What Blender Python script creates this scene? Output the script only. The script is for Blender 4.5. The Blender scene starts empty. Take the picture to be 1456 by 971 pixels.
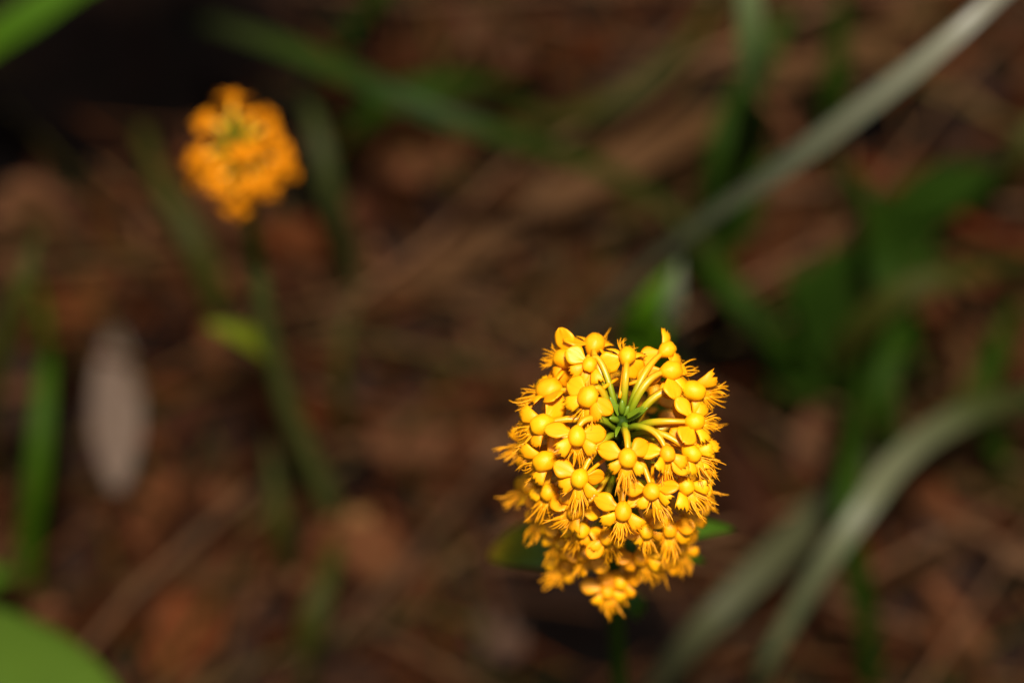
import bpy, math, random
from mathutils import Vector, Matrix, noise
random.seed(7)
S = bpy.context.scene
COL = S.collection
R = math.radians

# ------------------------------------------------------------------ camera
F = 4044.0                      # focal length in photo pixels (100 mm macro on full frame, 1456 px wide)
PITCH = R(66)
FWD = Vector((0, math.cos(PITCH), -math.sin(PITCH)))
UP = Vector((0, math.sin(PITCH), math.cos(PITCH)))
RIGHT = Vector((1, 0, 0))
APEX = Vector((0, 0, 0.23))     # tip of the near orchid's spike
DIST = 0.375
ZK, WK = 0.77, 0.88             # undergrowth heights and widths, scaled to this plant's height
def ray(x, y):
    return FWD + RIGHT * ((x - 728) / F) - UP * ((y - 485.5) / F)
CAM = APEX - ray(885, 590) * DIST
def W(x, y, z):                 # photo pixel -> point at height z above the ground
    d = ray(x, y)
    return CAM + d * ((z * ZK - CAM.z) / d.z)
def D(x, y, dist):
    return CAM + ray(x, y) * dist
cd = bpy.data.cameras.new('camera'); cam = bpy.data.objects.new('camera', cd); COL.objects.link(cam)
cd.sensor_width = 36; cd.lens = 100; cd.clip_start = 0.01; cd.clip_end = 500
m = Matrix((RIGHT, UP, -FWD)).transposed().to_4x4(); m.translation = CAM
cam.matrix_world = m
cd.dof.use_dof = True; cd.dof.focus_distance = DIST + 0.001; cd.dof.aperture_fstop = 8.0
cd.dof.aperture_blades = 0
S.camera = cam

# ------------------------------------------------------------------ light
SUN_EL, SUN_AZ = 84, 150        # azimuth clockwise from +Y: behind the camera, a little to the left
w = bpy.data.worlds.new('World'); S.world = w; w.use_nodes = True
nt = w.node_tree; bg = nt.nodes['Background']
sky = nt.nodes.new('ShaderNodeTexSky'); sky.sky_type = 'NISHITA'; sky.sun_disc = False
sky.sun_elevation = R(SUN_EL); sky.sun_rotation = R(SUN_AZ)
nt.links.new(sky.outputs[0], bg.inputs[0]); bg.inputs[1].default_value = 0.05
sky.dust_density = 4.0; sky.ozone_density = 0.4
sl = bpy.data.lights.new('sun', 'SUN'); sl.energy = 5.0; sl.angle = R(6); sl.color = (1, 0.94, 0.85)
so = bpy.data.objects.new('sun', sl); COL.objects.link(so)
sd = Vector((math.sin(R(SUN_AZ)) * math.cos(R(SUN_EL)), math.cos(R(SUN_AZ)) * math.cos(R(SUN_EL)), math.sin(R(SUN_EL))))
so.rotation_euler = sd.to_track_quat('Z', 'Y').to_euler(); so.location = (0, -1, 3)
vs = S.view_settings
vs.view_transform = 'Standard'; vs.look = 'None'; vs.gamma = 1; vs.use_curve_mapping = False
vs.exposure = 0.70

# ------------------------------------------------------------------ helpers
def obj(name, verts, faces, mat, parent=None, attr=None, col=None, smooth=True):
    me = bpy.data.meshes.new(name); me.from_pydata([tuple(v) for v in verts], [], faces)
    if smooth: me.polygons.foreach_set('use_smooth', [True] * len(me.polygons))
    if attr is not None:
        a = me.attributes.new('t', 'FLOAT', 'POINT'); a.data.foreach_set('value', attr)
    if col is not None:
        a = me.color_attributes.new('Col', 'FLOAT_COLOR', 'POINT'); a.data.foreach_set('color', [c for q in col for c in (*q, 1)])
    me.materials.append(mat)
    o = bpy.data.objects.new(name, me); COL.objects.link(o); o.parent = parent
    return o
def inst(name, me, parent, mat4):
    o = bpy.data.objects.new(name, me); COL.objects.link(o); o.parent = parent; o.matrix_local = mat4
    return o
def empty(name, loc):
    o = bpy.data.objects.new(name, None); COL.objects.link(o); o.location = loc; o.empty_display_size = 0.01
    return o
def tag(o, label, cat, group=None, kind=None):
    o['label'] = label; o['category'] = cat
    if group: o['group'] = group
    if kind: o['kind'] = kind
    return o
def stuff(o, label, cat):
    return tag(o, label, cat, kind='stuff')
class MB:
    def __init__(s): s.v = []; s.f = []; s.t = []; s.c = []
    def tube(s, pts, rad, n=6, cap=True, ridge=0.0, twist=0.0):
        base = len(s.v); k = len(pts); T = None
        nrm = None
        for i, p in enumerate(pts):
            t = (pts[min(i + 1, k - 1)] - pts[max(i - 1, 0)]).normalized()
            if nrm is None:
                a = Vector((0, 0, 1)) if abs(t.z) < .9 else Vector((1, 0, 0))
                nrm = (a - t * a.dot(t)).normalized()
            else:
                nrm = (nrm - t * nrm.dot(t)).normalized()
            b = t.cross(nrm); r = rad(i / (k - 1)) if callable(rad) else rad
            for j in range(n):
                an = 2 * math.pi * j / n + twist * i / k
                rr = r * (1 + ridge * (1 if j % 2 else -1))
                s.v.append(p + (nrm * math.cos(an) + b * math.sin(an)) * rr); s.t.append(i / (k - 1))
        for i in range(k - 1):
            for j in range(n):
                a = base + i * n + j; b2 = base + i * n + (j + 1) % n
                s.f.append((a, b2, b2 + n, a + n))
        if cap:
            s.f.append(tuple(base + j for j in reversed(range(n))))
            s.f.append(tuple(base + (k - 1) * n + j for j in range(n)))
    def sheet(s, grid, th, colr=None):      # grid[i][j] of points -> thin solid with both faces and a rim
        base = len(s.v); a = len(grid); b = len(grid[0])
        nr = []
        for i in range(a):
            for j in range(b):
                du = grid[min(i + 1, a - 1)][j] - grid[max(i - 1, 0)][j]
                dv = grid[i][min(j + 1, b - 1)] - grid[i][max(j - 1, 0)]
                c = du.cross(dv)
                nr.append(c.normalized() if c.length > 1e-14 else Vector((0, 0, 1)))
        for sgn in (.5, -.5):
            for i in range(a):
                for j in range(b):
                    s.v.append(grid[i][j] + nr[i * b + j] * th * sgn); s.t.append(i / (a - 1))
                    if colr is not None: s.c.append(colr)
        n = a * b
        for i in range(a - 1):
            for j in range(b - 1):
                q = base + i * b + j
                s.f.append((q, q + b, q + b + 1, q + 1)); s.f.append((q + n, q + n + 1, q + n + b + 1, q + n + b))
        for i in range(a - 1):
            for j in (0, b - 1):
                q = base + i * b + j; f = (q, q + n, q + n + b, q + b)
                s.f.append(f if j == 0 else f[::-1])
        for j in range(b - 1):
            for i in (0, a - 1):
                q = base + i * b + j; f = (q, q + 1, q + n + 1, q + n)
                s.f.append(f if i == 0 else f[::-1])
    def build(s, name, mat, parent=None):
        return obj(name, s.v, s.f, mat, parent, s.t if len(s.t) == len(s.v) else None, s.c if len(s.c) == len(s.v) else None)
def bez(a, b, c, d, n):
    out = []
    for i in range(n):
        t = i / (n - 1); u = 1 - t
        out.append(a * u**3 + b * 3 * u * u * t + c * 3 * u * t * t + d * t**3)
    return out
def spline(P, n):
    P = [2 * P[0] - P[1]] + P + [2 * P[-1] - P[-2]]; out = []; k = len(P) - 3
    for i in range(n):
        x = i / (n - 1) * k; q = min(int(x), k - 1); t = x - q
        a, b, c, d = P[q:q + 4]
        out.append(.5 * (2 * b + (c - a) * t + (2 * a - 5 * b + 4 * c - d) * t * t + (3 * b - a - 3 * c + d) * t**3))
    return out

# ------------------------------------------------------------------ materials
def mat(name): 
    m = bpy.data.materials.new(name); m.use_nodes = True
    return m, m.node_tree, m.node_tree.nodes['Principled BSDF']
def leafy(name, c0, c1, rough=.4, trans=.25, scale=300, bump=.3, ramp=None, obj_random=.0, spec=.5, stretch=None):
    """thin plant tissue: noise between two colours, or a ramp along attribute t, plus translucency"""
    m, nt, p = mat(name); N = nt.nodes; L = nt.links
    tc = N.new('ShaderNodeTexCoord'); nz = N.new('ShaderNodeTexNoise'); nz.inputs['Scale'].default_value = scale
    nz.inputs['Detail'].default_value = 5
    L.new(tc.outputs['Object'], nz.inputs['Vector'])
    vec = tc.outputs['Object']
    if stretch:
        mp = N.new('ShaderNodeMapping'); mp.inputs['Scale'].default_value = stretch; L.new(vec, mp.inputs['Vector']); vec = mp.outputs[0]
        L.new(vec, nz.inputs['Vector'])
    mx = N.new('ShaderNodeMix'); mx.data_type = 'RGBA'
    L.new(nz.outputs['Fac'], mx.inputs['Factor'])
    mx.inputs[6].default_value = (*c0, 1); mx.inputs[7].default_value = (*c1, 1)
    out = mx.outputs[2]
    if ramp:
        at = N.new('ShaderNodeAttribute'); at.attribute_name = 't'
        cr = N.new('ShaderNodeValToRGB'); e = cr.color_ramp.elements
        e[0].position, e[0].color = ramp[0][0], (*ramp[0][1], 1); e[1].position, e[1].color = ramp[-1][0], (*ramp[-1][1], 1)
        for q in ramp[1:-1]:
            n = e.new(q[0]); n.color = (*q[1], 1)
        L.new(at.outputs['Fac'], cr.inputs[0])
        m2 = N.new('ShaderNodeMix'); m2.data_type = 'RGBA'; m2.blend_type = 'MULTIPLY'; m2.inputs['Factor'].default_value = 1
        L.new(cr.outputs[0], m2.inputs[6]); L.new(out, m2.inputs[7]); out = m2.outputs[2]
    if obj_random:
        oi = N.new('ShaderNodeObjectInfo'); hs = N.new('ShaderNodeHueSaturation'); mr = N.new('ShaderNodeMapRange')
        mr.inputs[3].default_value = .5 - obj_random * .25; mr.inputs[4].default_value = .5 + obj_random * .12
        L.new(oi.outputs['Random'], mr.inputs[0]); L.new(mr.outputs[0], hs.inputs['Hue'])
        L.new(out, hs.inputs['Color']); out = hs.outputs[0]
    L.new(out, p.inputs['Base Color'])
    p.inputs['Roughness'].default_value = rough; p.inputs['Specular IOR Level'].default_value = spec
    bp = N.new('ShaderNodeBump'); bp.inputs['Strength'].default_value = bump; bp.inputs['Distance'].default_value = .0001
    n2 = N.new('ShaderNodeTexNoise'); n2.inputs['Scale'].default_value = scale * (2 if stretch else 12); L.new(vec, n2.inputs['Vector'])
    L.new(n2.outputs['Fac'], bp.inputs['Height']); L.new(bp.outputs[0], p.inputs['Normal'])
    if trans:
        tr = N.new('ShaderNodeBsdfTranslucent'); L.new(out, tr.inputs['Color'])
        ms = N.new('ShaderNodeMixShader'); ms.inputs[0].default_value = trans
        L.new(p.outputs[0], ms.inputs[1]); L.new(tr.outputs[0], ms.inputs[2]); L.new(ms.outputs[0], N['Material Output'].inputs[0])
    return m
M = {}
M['petal'] = leafy('yellow_petal', (.82, .30, .0002), (.86, .37, .0004), .46, .08, 900, .3, obj_random=.04, spec=.28)
M['ear'] = leafy('yellow_sepal', (.80, .27, .0002), (.85, .36, .0004), .46, .08, 900, .35, obj_random=.04, spec=.28, stretch=(.25, 3.2, 1))
M['lip'] = leafy('yellow_lip', (.82, .29, .0002), (.86, .365, .0004), .5, .16, 900, .2, spec=.3)
M['pedicel'] = leafy('pedicel', (.85, .85, .85), (1, 1, 1), .4, .15, 500, .2,
                     ramp=[(0, (.11, .20, .006)), (.35, (.25, .29, .006)), (.52, (.46, .36, .005)), (.74, (.84, .36, .003)), (1, (.84, .34, .002))])
M['stem'] = leafy('green_stem', (.016, .036, .002), (.026, .052, .003), .6, 0, 300, .2, spec=.08)
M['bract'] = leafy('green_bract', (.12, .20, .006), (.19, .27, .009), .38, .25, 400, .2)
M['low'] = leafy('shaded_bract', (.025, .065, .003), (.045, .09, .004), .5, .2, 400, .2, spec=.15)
M['ybract'] = leafy('yellowing_bract', (.9, .9, .9), (1, 1, 1), .4, .3, 400, .2,
                    ramp=[(0, (.06, .13, .004)), (.45, (.12, .17, .004)), (.75, (.26, .21, .006)), (1, (.36, .18, .01))])
def blade_mat(name, c, rough=.4, trans=.2, ramp=None, spec=.06):
    if ramp: return leafy(name, (.7, .7, .7), (.98, .98, .98), rough, trans, 60, .1, ramp=ramp, spec=spec)
    return leafy(name, tuple(x * .66 for x in c), tuple(x * 1.06 for x in c), rough, trans, 60, .1, spec=spec)

# ------------------------------------------------------------------ ground
def ground_h(x, y):
    h = .006 * noise.noise(Vector((x * 14, y * 14, 0))) + .004 * noise.noise(Vector((x * 37, y * 37, 3)))
    h *= max(0, 1 - (math.hypot(x, y) / 1.5) ** 2)
    for (cx, cy, r, dep) in HOLES:
        q = math.hypot((x - cx), (y - cy)) / r
        if q < 1: h -= dep * (1 - q * q) ** 2
    return h
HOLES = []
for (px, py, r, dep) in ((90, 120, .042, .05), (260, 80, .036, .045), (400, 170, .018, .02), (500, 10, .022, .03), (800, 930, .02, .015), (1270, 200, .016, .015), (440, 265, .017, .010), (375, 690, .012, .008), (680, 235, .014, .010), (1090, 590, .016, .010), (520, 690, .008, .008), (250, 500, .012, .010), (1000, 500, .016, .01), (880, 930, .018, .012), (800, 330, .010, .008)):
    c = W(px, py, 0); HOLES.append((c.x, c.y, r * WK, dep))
def axis_vals():
    v = [-.36 + i * .006 for i in range(121)]
    for k in (.45, .6, .9, 1.5, 3, 6, 12, 30, 80): v = [-k] + v + [k]
    return v
CX, CY = W(728, 485, 0).x, W(728, 485, 0).y
ax = axis_vals(); n = len(ax); gv = []; gf = []
for y in ax:
    for x in ax: gv.append((x + CX, y + CY, ground_h(x + CX, y + CY)))
for i in range(n - 1):
    for j in range(n - 1): gf.append((i * n + j, i * n + j + 1, (i + 1) * n + j + 1, (i + 1) * n + j))
mg, nt, p = mat('forest_soil'); N = nt.nodes; L = nt.links
tc = N.new('ShaderNodeTexCoord'); nz = N.new('ShaderNodeTexNoise'); nz.inputs['Scale'].default_value = 60; nz.inputs['Detail'].default_value = 8
cr = N.new('ShaderNodeValToRGB'); e = cr.color_ramp.elements
e[0].position = .3; e[0].color = (.005, .003, .002, 1); e[1].position = .75; e[1].color = (.022, .010, .006, 1)
L.new(tc.outputs['Object'], nz.inputs['Vector']); L.new(nz.outputs['Fac'], cr.inputs[0]); L.new(cr.outputs[0], p.inputs['Base Color'])
p.inputs['Roughness'].default_value = .95; p.inputs['Specular IOR Level'].default_value = .05
bp = N.new('ShaderNodeBump'); bp.inputs['Strength'].default_value = .6; bp.inputs['Distance'].default_value = .003
L.new(nz.outputs['Fac'], bp.inputs['Height']); L.new(bp.outputs[0], p.inputs['Normal'])
hole_shade = [max([0] + [1 - math.hypot(v[0] - a, v[1] - b) / (r * 1.05) for a, b, r, _ in HOLES]) for v in gv]
at = N.new('ShaderNodeAttribute'); at.attribute_name = 't'      # shade of the hollows painted into the soil as near-black
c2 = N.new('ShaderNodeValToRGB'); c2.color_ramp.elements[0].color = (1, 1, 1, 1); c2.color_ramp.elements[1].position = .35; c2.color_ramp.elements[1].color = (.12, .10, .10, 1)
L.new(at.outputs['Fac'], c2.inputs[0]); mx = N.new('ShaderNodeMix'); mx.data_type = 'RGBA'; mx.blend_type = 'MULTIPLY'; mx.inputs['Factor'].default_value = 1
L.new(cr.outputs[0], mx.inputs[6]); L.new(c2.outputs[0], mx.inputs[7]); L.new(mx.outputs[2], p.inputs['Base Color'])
g = obj('ground', gv, gf, mg, attr=hole_shade); g['kind'] = 'structure'

# ------------------------------------------------------------------ floret meshes (metres, local: +Y out through the lip, +Z hood top)
MM = .001
def cup_mesh(name, rx, ry, rz, tmax, pole, rnd, tip=.32):
    mb = MB(); pole = Vector(pole).normalized(); side = Vector((1, 0, 0)); fr = pole.cross(side) * -1
    a, b = 11, 18
    def pt(i, j, k0):
        th = tmax * i / a; ph = 2 * math.pi * j / b
        k = k0 * (1 + .025 * math.cos(5 * ph) * math.sin(th) + tip * max(0, math.cos(ph)) ** 6 * (i / a) ** 2 + .04 * rag[j] * (i == a))
        d = pole * math.cos(th) + (fr * math.cos(ph) + side * math.sin(ph)) * math.sin(th)
        k *= 1 + .07 * noise.noise(d * 1.6 + off) + .025 * noise.noise(d * 5 + off)
        return Vector((d.x * rx, d.y * ry, d.z * rz)) * k * MM
    off = Vector((rnd.uniform(0, 50), rnd.uniform(0, 50), 0))
    rag = [rnd.uniform(-1, 1) for _ in range(b)]
    for lay, k0 in ((0, 1.0), (1, .93)):
        o_ = len(mb.v); mb.v.append(pt(0, 0, k0))
        for i in range(1, a + 1):
            for j in range(b): mb.v.append(pt(i, j, k0))
        for j in range(b):
            f = (o_, o_ + 1 + j, o_ + 1 + (j + 1) % b); mb.f.append(f if lay == 0 else f[::-1])
            for i in range(a - 1):
                q = o_ + 1 + i * b; f = (q + j, q + b + j, q + b + (j + 1) % b, q + (j + 1) % b)
                mb.f.append(f if lay == 0 else f[::-1])
    q0 = 1 + (a - 1) * b; q1 = q0 + 1 + a * b
    for j in range(b): mb.f.append((q0 + j, q1 + j, q1 + (j + 1) % b, q0 + (j + 1) % b))
    o = mb.build(name, M['petal']); me = o.data; bpy.data.objects.remove(o)
    return me
def ear_mesh(rnd, ln=2.9, wd=1.35, cup=.55):
    """broad rounded sepal: base at origin, pointing +X, convex towards +Z"""
    mb = MB(); gi = []; off = rnd.uniform(0, 90)
    a, b = 11, 9
    for i in range(a):
        u = i / (a - 1); row = []
        wdt = wd * (math.sin(math.pi * min(1, u * .93 + .06) ** 1.25) ** .62) * (.35 + .65 * min(1, u * 2.2)) + .06
        for j in range(b):
            v = j / (b - 1) * 2 - 1
            z = cup * (math.sin(math.pi * u * .85) * .8 - v * v * .6 * wdt / wd) + .03 * math.cos(v * 9) - .10 * math.exp(-(v / .18) ** 2) * (1 - u)
            z += .16 * noise.noise(Vector((u * 2.2, v * 1.3, off)))
            row.append(Vector((ln * u * (1 + .05 * noise.noise(Vector((v * 2, off, 0)))), wdt * v * (1 + .16 * noise.noise(Vector((u * 2.5, v, off)))), z)) * MM)
        gi.append(row)
    mb.sheet(gi, .13 * MM)
    o = mb.build('lateral_sepal', M['ear']); me = o.data; bpy.data.objects.remove(o); return me
def petal_mesh(rnd):
    mb = MB(); gi = []; a, b = 7, 9
    teeth = [rnd.uniform(0, .55) if j % 2 else rnd.uniform(.5, .9) for j in range(b)]
    for i in range(a):
        u = i / (a - 1); row = []
        for j in range(b):
            v = j / (b - 1) * 2 - 1; x = 1.6 * u
            if i == a - 1: x += teeth[j] - .25
            row.append(Vector((x, (.25 + .6 * u ** .7) * v, .3 * math.sin(u * 2.5) - .2 * v * v)) * MM)
        gi.append(row)
    mb.sheet(gi, .09 * MM)
    o = mb.build('petal', M['petal']); me = o.data; bpy.data.objects.remove(o); return me
def lip_mesh(rnd):
    """fringed lip: tongue along +X, thread fringe in the XY plane with curl"""
    mb = MB(); gi = []; a, b = 8, 7; ln = 2.2
    for i in range(a):
        u = i / (a - 1); wd = .34 + .22 * math.sin(math.pi * min(1, u * .8 + .1)) - .2 * u * u
        gi.append([Vector((ln * u, wd * (j / 3 - 1), .25 * math.sin(u * 2.6) - .12 * (j / 3 - 1) ** 2)) * MM for j in range(b)])
    mb.sheet(gi, .12 * MM)
    mb.t = []
    n = rnd.choice((14, 15, 17))
    for k in range(n):
        sgn = 1 if k % 2 else -1; u = .12 + .88 * (k / (n - 1)) ** .8
        wd = .34 + .22 * math.sin(math.pi * min(1, u * .8 + .1)) - .2 * u * u
        p0 = Vector((ln * u - .15, sgn * wd * (.8 if u < .9 else rnd.uniform(.1, .8)), .25 * math.sin(u * 2.6) - .08))
        ang = sgn * R((1 - u) * 46 + 4 + rnd.uniform(-8, 8))
        L_ = (1.5 + 1.1 * math.sin(u * 2.3)) * rnd.uniform(.7, 1.35)
        d = Vector((math.cos(ang), math.sin(ang), rnd.uniform(-.25, .3)))
        bend = Vector((rnd.uniform(-.1, .35), -sgn * rnd.uniform(-.1, .55), rnd.uniform(-.55, .55)))
        end = p0 + d * L_ + bend * L_ * .55
        hook = Vector((rnd.uniform(-.5, .5), rnd.uniform(-.5, .5), rnd.uniform(-.5, .5))) * .5
        pts = [q * MM for q in bez(p0, p0 + d * L_ * .4, p0 + d * L_ * .8, end + (hook if rnd.random() < .35 else hook * .2), 7)]
        r0 = rnd.uniform(.09, .125)
        mb.tube(pts, lambda t, r0=r0: (r0 * (1 - t) ** .8 + .035) * MM, 5)
        if rnd.random() < .4:            # forked thread
            q = pts[3]; dd = (pts[4] - pts[3]).normalized(); sd_ = Vector((-dd.y, dd.x, rnd.uniform(-.5, .5))) * rnd.choice((-1, 1))
            mb.tube(bez(q, q + dd * .4 * MM, q + (dd * .7 + sd_ * .25) * MM, q + (dd * 1.2 + sd_ * .5) * MM, 5), lambda t: (.075 * (1 - t) + .03) * MM, 4)
    mb.t = []
    o = mb.build('lip', M['lip']); me = o.data; bpy.data.objects.remove(o); return me
def spur_mesh(rnd):
    mb = MB(); e = rnd.uniform(-.6, .6)
    mb.tube([q * MM for q in bez(Vector((0, .3, -.7)), Vector((0, -.9, -1.2)), Vector((e, -2.6, -2.0)), Vector((e * 1.6, -4.2, -3.6)), 9)], lambda t: (.33 - .12 * t) * MM, 7)
    o = mb.build('spur', M['lip']); me = o.data; bpy.data.objects.remove(o); return me
rv = random.Random(11)
HOODS = [cup_mesh('dorsal_sepal', rv.uniform(1.15, 1.4), rv.uniform(1.25, 1.5), rv.uniform(1.1, 1.3), R(rv.uniform(112, 126)), (0, -.42, .9), rv) for _ in range(8)]
EARS = [ear_mesh(rv, rv.uniform(3.0, 3.6), rv.uniform(1.05, 1.4), rv.uniform(.15, .5)) for _ in range(8)]
PETS = [petal_mesh(rv) for _ in range(4)]
LIPS = [lip_mesh(rv) for _ in range(14)]
SPURS = [spur_mesh(rv) for _ in range(3)]

def euler(x, y, z):
    return Matrix.Rotation(z, 4, 'Z') @ Matrix.Rotation(y, 4, 'Y') @ Matrix.Rotation(x, 4, 'X')
def floret(plant, P, fw, axis0, axdir, s, rnd, nod=0.15, roll=0.0, att=.005, lipk=1.0, ears=()):
    """one flower: P hood centre (world), fw outward direction, axis0/axdir the spike's axis"""
    up = Vector((0, 0, 1)); fw = (fw - up * fw.z).normalized()
    fw2 = (fw * math.cos(nod) - up * math.sin(nod)).normalized()
    x = fw2.cross(up).normalized(); z = x.cross(fw2).normalized()
    rm = Matrix.Rotation(roll, 3, fw2); x = rm @ x; z = rm @ z
    m = Matrix((x * s, fw2 * s, z * s)).transposed().to_4x4(); m.translation = P
    root = plant.location
    # pedicel: a mesh of its own, from the stem to behind the hood
    foot = axis0 + axdir * ((P - axis0).dot(axdir) - att)
    rad = P - foot; rad -= axdir * rad.dot(axdir); ro = rad.normalized() if rad.length > 1e-6 else fw
    a = foot + ro * .0008; d = m @ Vector((0, -.35 * MM, -.35 * MM)); ln = (d - a).length
    pts = bez(a, a + ro * ln * .12 + axdir * ln * .62, d - fw2 * ln * .42 + z * ln * .06, d, 14)
    mb = MB(); mb.tube([q - P for q in pts], lambda t: s * MM * (.27 + .17 * math.sin(math.pi * t)), 12, ridge=.11, twist=1.5)
    f = obj('floret', mb.v, mb.f, M['pedicel'], plant, mb.t); f.location = P - root
    mm = m.copy(); mm.translation = (0, 0, 0)
    hs = .87 + .7 * max(0, s - 1)
    inst('dorsal_sepal', rnd.choice(HOODS), f, mm @ euler(rnd.uniform(-.15, .15), rnd.uniform(-.1, .1), 0) @ Matrix.Scale(hs, 4))
    free = [1, -1]
    for an in ears:                       # sepals whose direction the photograph shows
        d = (RIGHT * math.cos(an) + UP * math.sin(an) + FWD * rnd.uniform(.1, .7)).normalized()
        zc = Matrix.Rotation(rnd.uniform(-.65, .65), 3, d) @ (-FWD - d * (-FWD).dot(d)).normalized()
        y_ = zc.cross(d); e = Matrix((d * s, y_ * s, zc * s)).transposed().to_4x4()
        e.translation = d * .55 * MM * s + FWD * .45 * MM * s - fw2 * .2 * MM
        inst('lateral_sepal', rnd.choice(EARS), f, e)
        k = 1 if d.dot(x) > 0 else -1
        if k in free: free.remove(k)
        else: free.pop()
    for sg in free:
        if sg > 0: rz = rnd.uniform(-.75, .35)
        else: rz = math.pi - rnd.uniform(-.75, .35)
        e = Matrix.Translation((sg * .55 * MM, -.45 * MM, -.15 * MM)) @ Matrix.Rotation(rz, 4, 'Z') @ Matrix.Rotation(-rnd.uniform(-.3, .5), 4, 'Y') @ Matrix.Rotation(rnd.uniform(-.5, .5), 4, 'X')
        inst('lateral_sepal', rnd.choice(EARS), f, mm @ e)
    for sg in (1, -1):
        e = Matrix.Translation((sg * .7 * MM, .3 * MM, -.25 * MM)) @ Matrix.Rotation(math.pi / 2 - sg * rnd.uniform(.55, 1.05), 4, 'Z') @ Matrix.Rotation(rnd.uniform(-.05, .45), 4, 'Y') @ Matrix.Rotation(-sg * .35, 4, 'X') @ Matrix.Scale(rnd.uniform(.95, 1.25), 4)
        inst('petal', rnd.choice(PETS), f, mm @ e)
    e = Matrix.Translation((0, .45 * MM, -.75 * MM)) @ Matrix.Rotation(math.pi / 2 + rnd.uniform(-.15, .15), 4, 'Z') @ Matrix.Rotation(rnd.uniform(.2, .8), 4, 'Y') @ Matrix.Scale(lipk * rnd.uniform(.8, 1.0), 4)
    inst('lip', rnd.choice(LIPS), f, mm @ e)
    inst('spur', rnd.choice(SPURS), f, mm)
    return f
def lance(base, tip, wd, sag, n=12, side=None, th=.0003, fold=.35, blunt=.5):
    """lance-shaped leaf sheet between two points"""
    ax_ = tip - base; L_ = ax_.length; t = ax_.normalized()
    if side is None: side = t.cross(Vector((0, 0, 1)))
    side = (side - t * side.dot(t)).normalized(); nr = side.cross(t)
    if nr.z < 0: nr = -nr
    gi = []
    for i in range(n):
        u = i / (n - 1); wv = wd * (.25 + .75 * math.sin(math.pi * (u * .8 + .2) ** 1.1) ** .8 if u < 1 else .02) * (1 if u < .5 else (1 - ((u - .5) / .5) ** 2.2) ** blunt + .01)
        c = base + ax_ * u + nr * sag * math.sin(math.pi * u)
        gi.append([c + side * wv * v + nr * wv * fold * abs(v) for v in (-1, -.55, 0, .55, 1)])
    mb = MB(); mb.sheet(gi, th); return mb

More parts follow.
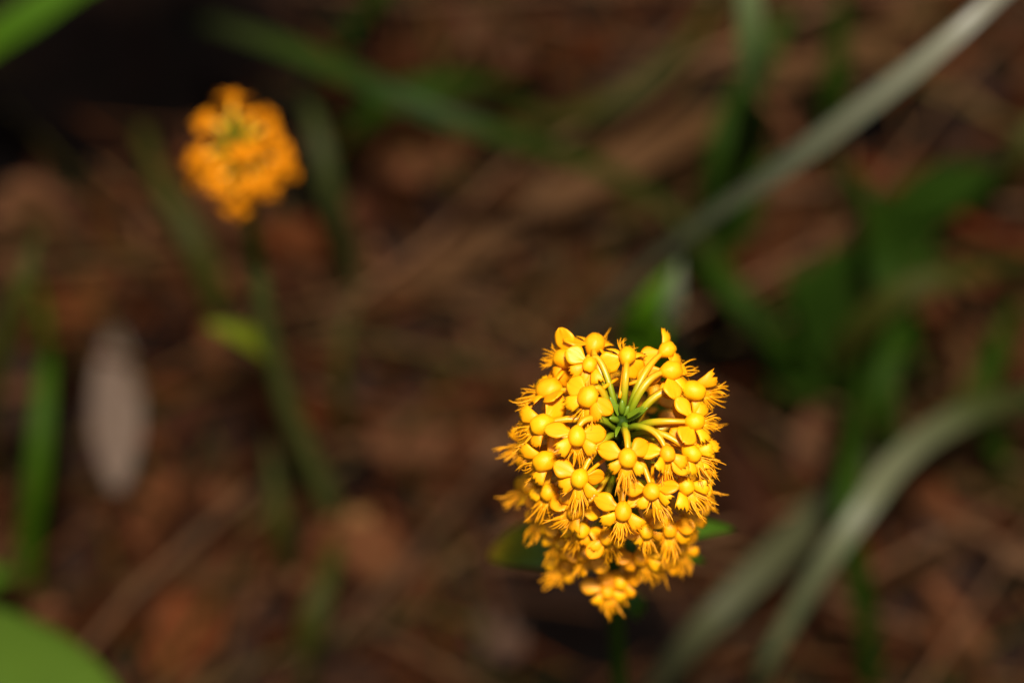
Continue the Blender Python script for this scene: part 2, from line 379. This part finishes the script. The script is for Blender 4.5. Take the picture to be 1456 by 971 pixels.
# ------------------------------------------------------------------ near orchid
def envelope_hit(o, d, ctr, rmax, hh):
    best = None; prev = None
    for i in range(900):
        t = .30 + i * .0003
        p = o + d * t; q = p - ctr
        f = (math.hypot(q.x, q.y) / rmax) ** 3.2 + (abs(q.z) / hh) ** 4
        if f < 1: return p
        if best is None or f < best[0]: best = (f, p)
    return best[1]
M['orange'] = leafy('dimmed_orange_petal', (.46, .14, .0003), (.54, .175, .0005), .7, .15, 900, .2, spec=.08)  # a more orange plant; its weaker light is put into the darker colour
def orchid(label, apex, base, florets, rmax, hh, crop, seed, bracts, lipk=1.0, bow=Vector((.002, -.004, 0))):
    rnd = random.Random(seed)
    pl = empty('yellow_orchid', base)
    tag(pl, label, 'orchid', 'yellow orchids')
    axdir = Vector((0, 0, 1)); ctr = apex - Vector((0, 0, hh - .0025))
    low = apex - Vector((0, 0, hh * 2))
    pts = spline([base - Vector((0, 0, .01)), base + (low - base) * .5 + bow, low, apex - Vector((0, 0, hh)), apex - Vector((0, 0, .0015))], 26)
    mb = MB(); mb.tube([q - base for q in pts], lambda t: .0016 - .0008 * t, 10, ridge=.03)
    mb.build('stem', M['stem'], pl)
    for (zx, zy, ang, s, *ea) in florets:
        x, y = crop(zx, zy)
        P = envelope_hit(CAM, ray(x, y), ctr, rmax, hh)
        a = R(ang); fw = Vector((math.cos(a), math.sin(a) / math.sin(PITCH), 0))
        top = max(0, min(1, (apex.z - P.z) / .012))
        floret(pl, P, fw, apex, axdir, s, rnd, nod=.12 + .28 * top + rnd.uniform(-.12, .12) + .55 * max(0, fw.normalized().y), roll=rnd.uniform(-.45, .45), att=rnd.uniform(.0045, .0075) + .001 * top, lipk=lipk, ears=[math.atan2(zy - v, u - zx) for u, v in ea])
    # flowers round the far side of the spike
    k = 0
    for h in (.013, .022, .031, .039) if hh > .015 else (.017,):
        for a in (35, 75, 112, 150) if k % 2 else (15, 55, 95, 135, 165):
            if h > hh * 2 - .004: continue
            an = R(a + rnd.uniform(-8, 8)); r = rmax * (.93 if h < hh * 1.6 else .75)
            P = apex + Vector((math.cos(an) * r, math.sin(an) * r, -h + rnd.uniform(-.002, .002)))
            floret(pl, P, Vector((math.cos(an), math.sin(an), 0)), apex, axdir, rnd.uniform(.95, 1.1), rnd, nod=.35, lipk=lipk)
        k += 1
    # green tip: small unopened bracts and buds round the top
    for i in range(bracts):
        an = 2.4 * i + rnd.uniform(-.5, .5); h = -.0012 + .0006 * i + rnd.uniform(0, .001); r = rnd.uniform(.0006, .002) + .0002 * i
        b = apex + Vector((math.cos(an) * .0006, math.sin(an) * .0006, -h - .002))
        tp = b + Vector((math.cos(an) * (r + .0012), math.sin(an) * (r + .0003), rnd.uniform(.0015, .0032)))
        mb = lance(b - base, tp - base, rnd.uniform(.0003, .00045), rnd.uniform(-.0003, .0005), 8, th=.00012, side=Vector((-math.sin(an), math.cos(an), rnd.uniform(-.6, .6))))
        mb.build('bract', M['bract'], pl)
    for i in range(4):
        an = 1.1 + 2.1 * i + rnd.uniform(-.5, .5); b = apex + Vector((math.cos(an) * .0007, math.sin(an) * .0007, -.0012 - .0005 * i))
        tp = b + Vector((math.cos(an) * .0009, math.sin(an) * .0009, .0018))
        mb = MB(); mb.tube([q - base for q in bez(b, b + Vector((0, 0, .001)), tp, tp + Vector((math.cos(an) * .0002, math.sin(an) * .0002, .0003)), 7)], lambda t: .00042 * math.sin(math.pi * (.2 + .75 * t)) + .00004, 8)
        mb.build('bud', M['bract'], pl)
    return pl, pts
crop1 = lambda x, y: (690 + (415 + (x - 415) * .955) * .4634, 440 + (430 + (y - 430) * .965) * .4634)
# hood centre in the enlarged view, direction the lip points (degrees, picture plane), size
FL1 = [(332, 92, 80, 1.15), (235, 140, 165, 1.15, (240, 212)), (315, 160, 250, .95, (370, 205)), (437, 130, 85, 1.08, (385, 150), (470, 178)), (566, 112, 40, 1.05, (503, 138)), (580, 178, 15, 1.15, (520, 192)),
       (650, 243, -12, 1.18, (593, 240), (613, 317)), (183, 235, 172, 1.2), (310, 262, 240, 1.1, (368, 305)), (163, 350, 195, 1.2, (196, 303), (225, 383)), (275, 388, 265, 1.08, (345, 385)), (170, 467, 200, 1.18, (200, 425), (228, 495)),
       (283, 522, 245, 1.05, (343, 523), (230, 495)), (438, 457, 268, 1.05, (385, 442), (482, 430)), (567, 443, 285, 1.0, (520, 440), (597, 475)), (643, 440, -40, 1.08, (618, 410), (690, 450)), (625, 545, -55, 1.05, (675, 560)), (515, 563, 285, 1.03, (455, 555)),
       (423, 627, 268, 1.05, (365, 603), (460, 600)), (270, 627, 205, .98, (320, 635)), (183, 565, 225, 1.0), (370, 708, 280, .98, (348, 735)), (572, 680, 272, 1.05), (497, 690, 285, .9),
       (300, 762, 205, 1.0, (333, 790)), (290, 685, 240, .95), (655, 340, 5, 1.05), (640, 655, -55, 1.0), (478, 775, 280, 1.0), (372, 880, 285, .95),
       (552, 790, 275, .95), (415, 850, 260, .95), (120, 545, 195, 1.05), (240, 800, 230, .95), (110, 420, 185, 1.0), (672, 435, -8, 1.0),
       (165, 640, 215, 1.0), (665, 550, -20, .95), (225, 725, 225, .9), (610, 745, -65, .9)]
base1 = Vector((.004, .006, 0)); base1.z = ground_h(base1.x, base1.y)
o1, rn = orchid('yellow fringed orchid in sharp focus, dense round head of golden florets', APEX, base1, FL1, .0120, .0195, crop1, 5, 12)
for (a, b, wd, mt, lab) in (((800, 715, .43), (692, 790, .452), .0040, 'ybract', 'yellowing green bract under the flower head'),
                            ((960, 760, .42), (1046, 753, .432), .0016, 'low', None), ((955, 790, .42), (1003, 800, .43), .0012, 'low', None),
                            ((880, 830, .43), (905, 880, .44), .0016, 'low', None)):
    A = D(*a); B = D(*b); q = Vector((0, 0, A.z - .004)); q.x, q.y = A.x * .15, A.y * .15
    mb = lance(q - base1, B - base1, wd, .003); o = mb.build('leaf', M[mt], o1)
    if lab: o['label'] = lab
for (zz, an, ln, wd) in ((.03, 235, .11, .009), (.05, 310, .12, .009), (.08, 270, .07, .006)):
    b = base1 + Vector((0, 0, zz)); t = b + Vector((math.cos(R(an)) * ln, math.sin(R(an)) * ln, ln * .3))
    lance(b - base1, t - base1, wd, .012, 14).build('leaf', M['stem'], o1)

# ------------------------------------------------------------------ far orchid
M['lime'] = leafy('yellow_green_leaf', (.06, .078, .002), (.10, .115, .003), .55, .25, 200, .2, spec=.1)
M['olive'] = leafy('olive_green_leaf', (.038, .046, .002), (.06, .066, .003), .55, .25, 200, .2, spec=.2)
AP2 = D(335, 200, .49)
FL2 = [(333, 139, 85, 0.93), (293, 167, 150, 0.93), (280, 221, 185, 0.93), (388, 179, 30, 0.98), (351, 214, 285, 0.93), (400, 231, -20, 0.93), (310, 259, 220, 0.89), (336, 291, 265, 0.93), (360, 259, 290, 0.89), (381, 265, -50, 0.85), (364, 162, 60, .85)]
b2 = W(492, 755, 0); base2 = Vector((b2.x, b2.y, ground_h(b2.x, b2.y)))
o2, rn2 = orchid('smaller orange-yellow orchid blurred behind, head above dark hollow and leaning grey-green stem', AP2, base2, FL2, .0084, .0120, lambda x, y: (x, y), 21, 6, .72, Vector((-.0042, 0, 0)))
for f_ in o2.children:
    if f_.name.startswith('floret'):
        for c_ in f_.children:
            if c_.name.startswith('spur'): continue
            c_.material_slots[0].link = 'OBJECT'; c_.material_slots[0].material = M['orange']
for f_ in o2.children:
    if f_.name.startswith(('bract', 'bud')): f_.data.materials[0] = M['olive']
A = min(rn2, key=lambda q: abs(485.5 - F * (q - CAM).dot(UP) / (q - CAM).dot(FWD) - 500)); B = D(290, 460, (A - CAM).dot(FWD) - .012)
lance(A - base2, B - base2, .0024, .003).build('leaf', M['lime'], o2)
mstem2 = blade_mat('sheath_green', (.065, .072, .016), .45, .15)
mb = MB(); mb.tube([q - base2 for q in rn2[1:11]], lambda t: .0026 - .0008 * t, 10); mb.build('leaf_sheath', mstem2, o2)

# ------------------------------------------------------------------ grass blades
def blade(label, pts, wd, mt, cat='grass blade', name='grass_blade', group='grass blades', prof=None, fold=.3, n=30, th=.0003, tilt=0):
    wd *= WK
    P = spline([W(*q) for q in pts], n); o0 = P[0].copy(); mb = MB(); gi = []
    for i, p in enumerate(P):
        t = (P[min(i + 1, n - 1)] - P[max(i - 1, 0)]).normalized()
        sd_ = t.cross(Vector((0, math.sin(tilt), math.cos(tilt)))).normalized(); nr = sd_.cross(t)
        u = i / (n - 1); wv = wd * .5 * (prof(u) if prof else (.55 + .45 * math.sin(math.pi * min(1, u + .15))))
        gi.append([p - o0 + sd_ * wv * v + nr * wv * fold * abs(v) for v in (-1, -.5, 0, .5, 1)])
    mb.sheet(gi, th)
    o = mb.build(name, mt); o.location = o0
    return tag(o, label, cat, group)
taper = lambda u: max(.05, 1 - u ** 3)
mG = blade_mat('pale_sheened_blade', None, .38, .12, ramp=[(0, (.04, .042, .014)), (.2, (.065, .07, .03)), (.42, (.09, .098, .05)), (.65, (.105, .105, .063)), (1, (.15, .135, .095))], spec=.2)  # sky sheen painted as grey, paler towards the upper end
mN = blade_mat('grey_sheened_blade', None, .42, .12, ramp=[(0, (.018, .026, .004)), (.22, (.034, .04, .010)), (.42, (.085, .086, .042)), (.6, (.085, .088, .042)), (.85, (.055, .062, .026)), (1, (.03, .04, .01))], spec=.15)  # grey sheen painted into the ramp around the middle of the arch
mD = blade_mat('dark_green_blade', (.012, .028, .0005), .7, .2)
mO = blade_mat('olive_blade', (.026, .026, .003), .6, .15)
mB = blade_mat('bright_green_blade', (.034, .080, .0012), .6, .25)
mH = blade_mat('pale_green_blade', None, .38, .15, ramp=[(0, (.012, .032, .003)), (.45, (.022, .05, .006)), (.7, (.06, .085, .025)), (1, (.13, .14, .07))])
mT = blade_mat('dead_tan_blade', (0.0546, 0.0245, 0.0080), .7, .1)
mR = blade_mat('red_brown_twig', (0.0504, 0.0108, 0.0020), .8, 0)
blade('long pale grey-green grass blade slanting from the flower head to the upper corner', [(770, 545, .0), (830, 480, .03), (900, 405, .07), (1000, 322, .12), (1110, 245, .16), (1220, 162, .185), (1330, 75, .20), (1430, -15, .205), (1520, -100, .2)], .0068, mG, n=40)
blade('wide upright blade with a pale tip beside the long slanting blade', [(1000, 340, 0), (1030, 300, .03), (1060, 230, .07), (1072, 150, .11), (1068, 70, .135), (1064, -20, .15), (1060, -90, .155)], .0085, mH)
blade('grey sheened blade arching over a second blade on its way to the ground', [(1560, 540, .0), (1456, 568, .05), (1390, 585, .07), (1325, 617, .08), (1270, 665, .088), (1230, 720, .09), (1180, 790, .085), (1130, 870, .07), (1080, 960, .05), (1050, 1030, 0)], .0060, mN, n=40)
mP = blade_mat('pale_olive_blade', (.042, .042, .018), .5, .12)
blade('dull olive blade running alongside below the arching grey blade', [(1260, 610, 0), (1200, 688, .04), (1130, 762, .06), (1060, 832, .065), (990, 905, .06), (930, 985, .03), (900, 1040, 0)], .0075, mP)
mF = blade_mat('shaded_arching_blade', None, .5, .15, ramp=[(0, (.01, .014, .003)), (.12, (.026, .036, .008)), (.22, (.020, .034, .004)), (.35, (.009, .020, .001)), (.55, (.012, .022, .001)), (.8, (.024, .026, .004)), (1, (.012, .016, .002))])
blade('dark green blade arching behind from beside the far orchid to the slanting blade', [(280, 30, .0), (340, 48, .05), (410, 72, .075), (500, 110, .085), (610, 158, .085), (720, 195, .08), (840, 236, .065), (940, 292, .045), (1030, 385, .03), (1130, 500, 0)], .0058, mF)
blade('short dark green blade crossing above the arching dark blade', [(430, 130, 0), (470, 92, .04), (505, 48, .06), (540, -10, .08), (570, -60, .085)], .008, mD)
mE = blade_mat('shaded_grey_blade', (.024, .028, .006), .55, .12)
blade('grey-green blade standing just behind the far orchid head', [(505, 430, 0), (490, 350, .03), (473, 285, .05), (458, 215, .06), (440, 150, .06), (425, 100, .05)], .0075, mE, prof=lambda u: .75 * max(.05, 1 - u ** 3))
mC = blade_mat('mid_green_blade', (.022, .050, .0008), .6, .2)
blade('broad bright green upright blade above the large green leaf', [(38, 860, 0), (42, 780, .02), (52, 690, .04), (60, 600, .05), (66, 520, .05), (62, 450, .04), (45, 380, .02)], .0055, mC, prof=taper)
blade('narrow olive blade leaning left of the bright upright blade', [(-30, 700, 0), (-8, 560, .06), (18, 450, .09), (40, 380, .1), (60, 320, .1)], .006, mO, prof=taper)
blade('dark green blade hanging below the crossing of the arching blades', [(1240, 1010, 0), (1232, 900, .04), (1215, 800, .07), (1203, 735, .085), (1210, 650, .08), (1225, 560, .05), (1232, 500, .02)], .006, mD)
blade('olive blade curving over the dark green leaves', [(1160, 570, 0), (1190, 515, .03), (1235, 455, .05), (1300, 408, .06), (1380, 390, .055), (1480, 372, .02)], .007, mO)
blade('dim green blade slanting down under the long pale blade', [(980, 330, .02), (1010, 375, .035), (1060, 440, .04), (1120, 505, .03), (1160, 560, 0)], .006, mD)
blade('thin green blade rising past the pale upright blade', [(1170, 240, 0), (1185, 150, .04), (1192, 60, .06), (1200, -40, .08)], .007, mD, prof=taper)
blade('green blade at the edge beyond the reddish twig', [(1380, 330, 0), (1420, 265, .04), (1455, 205, .06), (1500, 130, .06)], .007, mO, prof=taper)
blade('keeled green blade tip behind the near orchid head', [(915, 600, .03), (915, 540, .06), (918, 490, .085), (935, 440, .10), (962, 375, .105)], .0135, mB, prof=lambda u: max(.04, (1 - u ** 4)), fold=.7)
mJ = blade_mat('grey_sheen_half', (.07, .075, .04), .45, .1)  # sheen on one half of the keeled blade, painted grey on a separate strip
blade('grey sheened half of the keeled green blade tip, built as its own strip', [(950, 600, .03), (950, 530, .06), (952, 480, .09), (957, 430, .11), (968, 365, .115)], .0058, mJ, prof=lambda u: max(.04, (1 - u ** 4)))
blade('thin olive blade standing in the bare brown litter', [(500, 640, 0), (485, 560, .03), (490, 480, .045), (515, 400, .05)], .003, mO, prof=taper)
blade('thin olive blade beside the base of the far orchid', [(420, 830, 0), (400, 760, .03), (392, 690, .04), (380, 620, .045)], .005, mO, prof=taper)
blade('curved pale straw looping beneath the olive blade', [(1330, 440, .0), (1365, 490, .02), (1370, 560, .025), (1330, 610, .02), (1280, 640, 0)], .004, mT)
blade('dim blade lying across the litter below the arching blade', [(1456, 470, .0), (1410, 520, .03), (1360, 590, .05), (1290, 640, .05), (1240, 700, .03)], .006, mO)
for lab, pts, wd, mt in (
    ('dark green blade in the shade under the pale upright blade', [(1040, 330, 0), (1025, 240, .03), (1045, 160, .04), (1085, 90, .05), (1120, 20, .05)], .008, mD),
    ('dark blade bending over the widest green leaf', [(1330, 560, 0), (1290, 480, .04), (1255, 380, .05), (1240, 300, .04), (1200, 240, .02)], .007, mD),
    ('dim green blade between the far orchid and the arching dark blade', [(470, 240, 0), (520, 170, .03), (590, 130, .04), (680, 120, .03), (760, 140, 0)], .007, mD),
    ('olive blade hanging beside the straw loop', [(1290, 700, 0), (1260, 600, .04), (1262, 520, .05), (1290, 440, .04), (1330, 380, .01)], .006, mD),
    ('thin olive blade above the broad tan straw', [(700, 150, 0), (800, 170, .02), (900, 130, .03), (980, 60, .03), (1030, -20, .02)], .005, mO),
    ('dim olive blade low in the litter near the orange brown leaf', [(430, 990, 0), (440, 900, .03), (462, 830, .035), (480, 770, .03)], .006, mO),
    ('dim green blade by the frame edge under the arching blade', [(1456, 700, 0), (1420, 640, .03), (1400, 560, .04), (1420, 480, .03), (1456, 420, .01)], .006, mD),
    ('short dark blade beside the stem of the far orchid', [(320, 480, 0), (300, 400, .02), (270, 330, .03), (225, 250, .03), (200, 180, .02)], .006, mO)):
    blade(lab, pts, wd, mt)
# dead straws and twigs on the litter
straw = dict(cat='dead straw', name='dead_straw', group='dead straws')
blade('broad tan dead straw lying across the litter', [(1060, 150, .008), (960, 200, .018), (860, 252, .02), (760, 305, .02), (680, 352, .018), (600, 410, .012), (550, 455, .004)], .0095, mT, **straw)
blade('tan straw lying behind the pale upright blade', [(1330, 20, .01), (1230, 65, .016), (1130, 108, .016), (1030, 150, .008)], .008, mT, **straw)
blade('faint tan straw below the broad straw', [(1000, 420, .004), (900, 400, .01), (800, 430, .012), (700, 500, .004)], .005, mT, **straw)
def twig(label, pts, r, mt):
    r *= WK
    P = spline([W(*q) for q in pts], 16); o0 = P[0].copy(); rr = random.Random(len(label))
    mb = MB(); mb.tube([q - o0 + Vector((rr.uniform(-1, 1), rr.uniform(-1, 1), 0)) * r * .3 for q in P], lambda t: r * (1 - .4 * t), 8, ridge=.08)
    i = 9; d = (P[11] - P[9]).normalized(); s_ = Vector((-d.y, d.x, .2))
    mb.tube([P[i] - o0 + (d * q * .6 + s_ * q) * r * 6 for q in (0, .4, .8, 1.2)], lambda t: r * .5 * (1 - .5 * t), 6)
    o = mb.build('twig', mt); o.location = o0
    tag(o, label, 'twig', 'twigs')
mTw = blade_mat('grey_brown_twig', (0.0630, 0.0288, 0.0110), .8, 0)
twig('thin straight brown twig lying between the broad straw and the orchid', [(480, 378, .01), (560, 396, .012), (680, 428, .012), (780, 456, .01), (880, 485, .008)], .0013, mTw)
twig('reddish brown twig among the dark green leaves', [(1215, 235, .02), (1290, 272, .022), (1370, 312, .02), (1500, 372, .012)], .0028, mR)
twig('reddish twig crossing the litter at the frame edge above', [(1250, 140, .012), (1340, 90, .014), (1456, 60, .012)], .002, mR)

# ------------------------------------------------------------------ broad leaves
def broadleaf(label, base, tip, wd, stem_foot, mt, sag=.004, cat='leaf'):
    wd *= WK; A = W(*base); B = W(*tip); foot = W(*stem_foot)
    pl = empty('broad_leaf', (foot.x, foot.y, foot.z)); tag(pl, label, cat, 'broad green leaves')
    ax_ = B - A; L_ = ax_.length; t = ax_.normalized(); side = t.cross(Vector((0, 0, 1))).normalized(); nr = side.cross(t)
    gi = []
    for i in range(16):
        u = i / 15; wv = wd * .5 * max(.02, math.sin(math.pi * u ** .8) ** .75)
        c = A + ax_ * u + nr * sag * math.sin(math.pi * u) - foot
        gi.append([c + side * wv * v + nr * (wv * .22 * abs(v) + .0006 * math.cos(v * 9 + u * 14)) for v in [k / 4 - 1 for k in range(9)]])
    mb = MB(); mb.sheet(gi, .00035); bl = mb.build('blade', mt, pl)
    mb = MB(); mb.tube([gi[i][4] + nr * .0002 for i in range(16)], lambda q: .0006 * (1 - .8 * q), 6); mb.build('midrib', mt, bl)
    mb = MB(); mb.tube(bez(Vector((0, 0, -.004)), (A - foot) * .4 + Vector((0, 0, .01)), (A - foot) * .8, A - foot + t * .002, 10), .0008, 7); mb.build('petiole', mt, pl)
mLb = blade_mat('light_green_leaf', (.05, .088, .007), .6, .25)
mLa = blade_mat('vivid_green_leaf', (.034, .080, .0012), .6, .25)
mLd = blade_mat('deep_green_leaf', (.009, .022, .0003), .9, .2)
broadleaf('large light green leaf filling the corner under the bright upright blade', (40, 1280, .09), (-22, 858, .09), .056, (50, 1310, 0), mLb)
broadleaf('vivid green leaf reaching over the dark hollow above the far orchid', (-70, 110, .07), (175, -45, .08), .009, (-110, 140, 0), mLa)
broadleaf('vivid green leaf tip behind the leaf over the dark hollow', (-110, 10, .06), (70, -50, .08), .010, (-150, 40, 0), mLa)
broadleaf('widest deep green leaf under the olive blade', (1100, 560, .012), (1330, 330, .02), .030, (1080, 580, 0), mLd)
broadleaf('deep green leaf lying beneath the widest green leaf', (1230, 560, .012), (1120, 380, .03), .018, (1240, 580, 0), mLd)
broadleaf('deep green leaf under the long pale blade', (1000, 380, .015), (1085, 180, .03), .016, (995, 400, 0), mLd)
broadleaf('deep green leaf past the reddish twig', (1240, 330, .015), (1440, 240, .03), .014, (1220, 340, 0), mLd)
broadleaf('small bright green leaf left of the large light leaf', (-70, 850, .03), (20, 815, .04), .010, (-90, 870, 0), mLa)

# ------------------------------------------------------------------ leaf litter
PAL = [(r_, g_ * .84, b_ * .86) for r_, g_, b_ in [(0.0286, 0.0101, 0.0030), (0.0437, 0.0166, 0.0055), (0.0151, 0.0058, 0.0020), (0.0504, 0.0223, 0.0090), (.0300, .0095, .0025), (0.0630, 0.0310, 0.0135), (0.0202, 0.0079, 0.0035)]]
ml, nt, p = mat('litter'); N = nt.nodes; L = nt.links
at = N.new('ShaderNodeAttribute'); at.attribute_name = 'Col'
tc = N.new('ShaderNodeTexCoord'); nz = N.new('ShaderNodeTexNoise'); nz.inputs['Scale'].default_value = 250; nz.inputs['Detail'].default_value = 6
L.new(tc.outputs['Object'], nz.inputs['Vector'])
mr = N.new('ShaderNodeMapRange'); mr.inputs[3].default_value = .5; mr.inputs[4].default_value = 1.5; L.new(nz.outputs['Fac'], mr.inputs[0])
mx = N.new('ShaderNodeMix'); mx.data_type = 'RGBA'; mx.blend_type = 'MULTIPLY'; mx.inputs['Factor'].default_value = 1
L.new(at.outputs['Color'], mx.inputs[6]); L.new(mr.outputs[0], mx.inputs[7]); L.new(mx.outputs[2], p.inputs['Base Color'])
p.inputs['Roughness'].default_value = .9; p.inputs['Specular IOR Level'].default_value = .03
def litter_leaf(mb, c, ln, wd, yaw, pit, rol, curl, colr, rnd, even=False):
    m = Matrix.Translation(c) @ euler(rol, pit, yaw); gi = []
    for i in range(7):
        u = i / 6; wv = wd * .5 * max(.08, math.sin(math.pi * (u * .92 + .04)) ** .7) * (1 if even else rnd.uniform(.7, 1.15) if i % 2 else rnd.uniform(.45, .9))
        gi.append([m @ Vector((ln * (u - .5), wv * v, curl * (v * v * wv * 1.2 + (u - .5) ** 2 * ln * .8) + rnd.uniform(-.0006, .0006))) for v in (-1, -.4, .4, 1)])
    mb.sheet(gi, .0003, colr)
rl = random.Random(3); mb = MB()
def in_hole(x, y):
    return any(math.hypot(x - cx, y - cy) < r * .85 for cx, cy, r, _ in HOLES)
for i in range(2300):
    big = i > 1300 or i < 0
    r_ = .24 if i < 1900 else .34
    x = CX + rl.uniform(-r_, r_) * .9; y = CY + rl.uniform(-r_, r_) * .75
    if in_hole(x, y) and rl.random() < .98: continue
    ln = rl.uniform(.005, .022); wd = ln * rl.uniform(.2, .6)
    c = list(rl.choice(PAL)); k = .88 * rl.uniform(.5, 1.4) * (1 + .6 * noise.noise(Vector((x * 18, y * 18, 9))))
    litter_leaf(mb, Vector((x, y, ground_h(x, y) + rl.uniform(.001, .010))), ln, wd, rl.uniform(0, 6.3), rl.gauss(0, .25), rl.gauss(0, .3), rl.uniform(-1.2, 1.6), tuple(v * k for v in c), rl)
stuff(mb.build('leaf_litter', ml), 'dense litter of crumbled brown dead leaves on the forest floor', 'leaf litter')
mb = MB()
for i in range(1700):
    x = CX + rl.uniform(-.24, .24); y = CY + rl.uniform(-.2, .2)
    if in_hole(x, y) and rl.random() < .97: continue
    a = rl.uniform(0, 6.3); ln = rl.uniform(.02, .07); z = ground_h(x, y) + rl.uniform(.004, .014); d = Vector((math.cos(a), math.sin(a), rl.gauss(0, .06))) * ln
    b = Vector((-d.y, d.x, 0)) * rl.uniform(-.15, .15); c0 = Vector((x, y, z)); n0 = len(mb.v)
    mb.tube([c0 - d * .5, c0 + b * .6, c0 + d * .5], rl.uniform(.0003, .0007), 4)
    k = rl.uniform(.6, 1.7); cc = rl.choice([(0.0420, 0.0158, 0.0055), (0.0672, 0.0324, 0.0120), (0.0378, 0.0101, 0.0025), (0.0218, 0.0173, 0.0035)])
    mb.c += [tuple(v * k for v in cc)] * (len(mb.v) - n0)
for i in range(170):                # longer pale straws, mostly lying the same way
    x = CX + rl.uniform(-.16, .2); y = CY + rl.uniform(-.14, .16)
    if in_hole(x, y) or math.hypot(x - HOLES[1][0], y - HOLES[1][1]) < .075: continue
    if x < CX - .05 and rl.random() < .65: continue
    a = rl.gauss(.55, .35) if rl.random() < .65 else rl.gauss(-.3, .25); ln = rl.uniform(.03, .10); z = ground_h(x, y) + rl.uniform(.006, .018)
    d = Vector((math.cos(a), math.sin(a), rl.gauss(0, .05))) * ln; b = Vector((-d.y, d.x, 0)) * rl.uniform(-.06, .06); c0 = Vector((x, y, z)); n0 = len(mb.v)
    mb.tube([c0 - d * .5, c0 + b * .8, c0 + d * .5], rl.uniform(.0005, .0011), 5)
    k = rl.uniform(.45, 1.2); mb.c += [tuple(v * k for v in rl.choice([(.075, .038, .018), (.085, .042, .02), (.05, .034, .011)]))] * (len(mb.v) - n0)
stuff(mb.build('needle_litter', ml), 'fine brown needles and straw bits scattered through the leaf litter', 'needle litter')
def dead_leaf(label, px, py, ln, wd, yaw, colr, curl=.5, z=.012, pit=.12, rol=.15):
    z = .013 if px == 165 else .009
    colr = tuple(v * (.5 if px == 165 else .9 if px == 497 else .62) for v in colr)
    if px != 165: ln *= .75
    ln *= WK; wd *= WK; c = W(px, py, z); mb = MB(); litter_leaf(mb, Vector((0, 0, 0)), ln, wd, R(yaw), pit, rol, curl, colr, random.Random(int(px)), px == 165)
    o = mb.build('dead_leaf', ml); o.location = c; tag(o, label, 'dead leaf', 'dead leaves on the litter')
dead_leaf('pale grey dead leaf lying upright between the bright blade and far orchid stem', 165, 590, .045, .0125, 95, (0.144, 0.098, 0.070), .3, z=.016)
dead_leaf('small beige dead leaf at the foot of the far orchid stem', 497, 738, .014, .010, 20, (0.1296, 0.0629, 0.0220), .3)
dead_leaf('mauve grey dead leaf under the near orchid head', 705, 905, .020, .013, -30, (0.0540, 0.0296, 0.0186), .3)
dead_leaf('mauve dead leaf right of the arching grey blade', 1335, 745, .018, .012, -50, (0.0756, 0.0392, 0.0261), .3)
dead_leaf('pinkish brown dead leaf beside the pale upright blade', 1150, 105, .022, .010, 20, (0.1080, 0.0488, 0.0238), .3)
dead_leaf('pinkish brown dead leaf between the near orchid and the olive blade', 1155, 625, .024, .012, 70, (0.0810, 0.0333, 0.0157), .3)
dead_leaf('orange brown dead leaf below the pale grey dead leaf', 260, 905, .036, .020, 70, (0.0918, 0.0252, 0.0075), .4)
dead_leaf('rusty brown dead leaf left of the far orchid stem', 40, 300, .026, .018, 60, (0.0918, 0.0392, 0.0168), .4)
dead_leaf('rust coloured dead leaf beside the pale grey dead leaf', 110, 440, .032, .014, 60, (0.0810, 0.0252, 0.0064), .4)
dead_leaf('warm brown dead leaf left of the near orchid head', 600, 620, .036, .022, 20, (0.0702, 0.0274, 0.0116), .3)
dead_leaf('brown dead leaf beyond the orange brown one', 540, 790, .034, .016, -25, (0.0864, 0.0311, 0.0116), .3)
dead_leaf('brown dead leaf near the broad tan straw', 640, 350, .028, .014, 30, (0.0810, 0.0355, 0.0145), .3)
dead_leaf('brown dead leaf by the dark green hanging blade', 1190, 870, .026, .015, 60, (0.0702, 0.0252, 0.0104), .3)
dead_leaf('brown dead leaf above the arching dark blade', 700, 60, .030, .016, -30, (0.0540, 0.0237, 0.0116), .3)
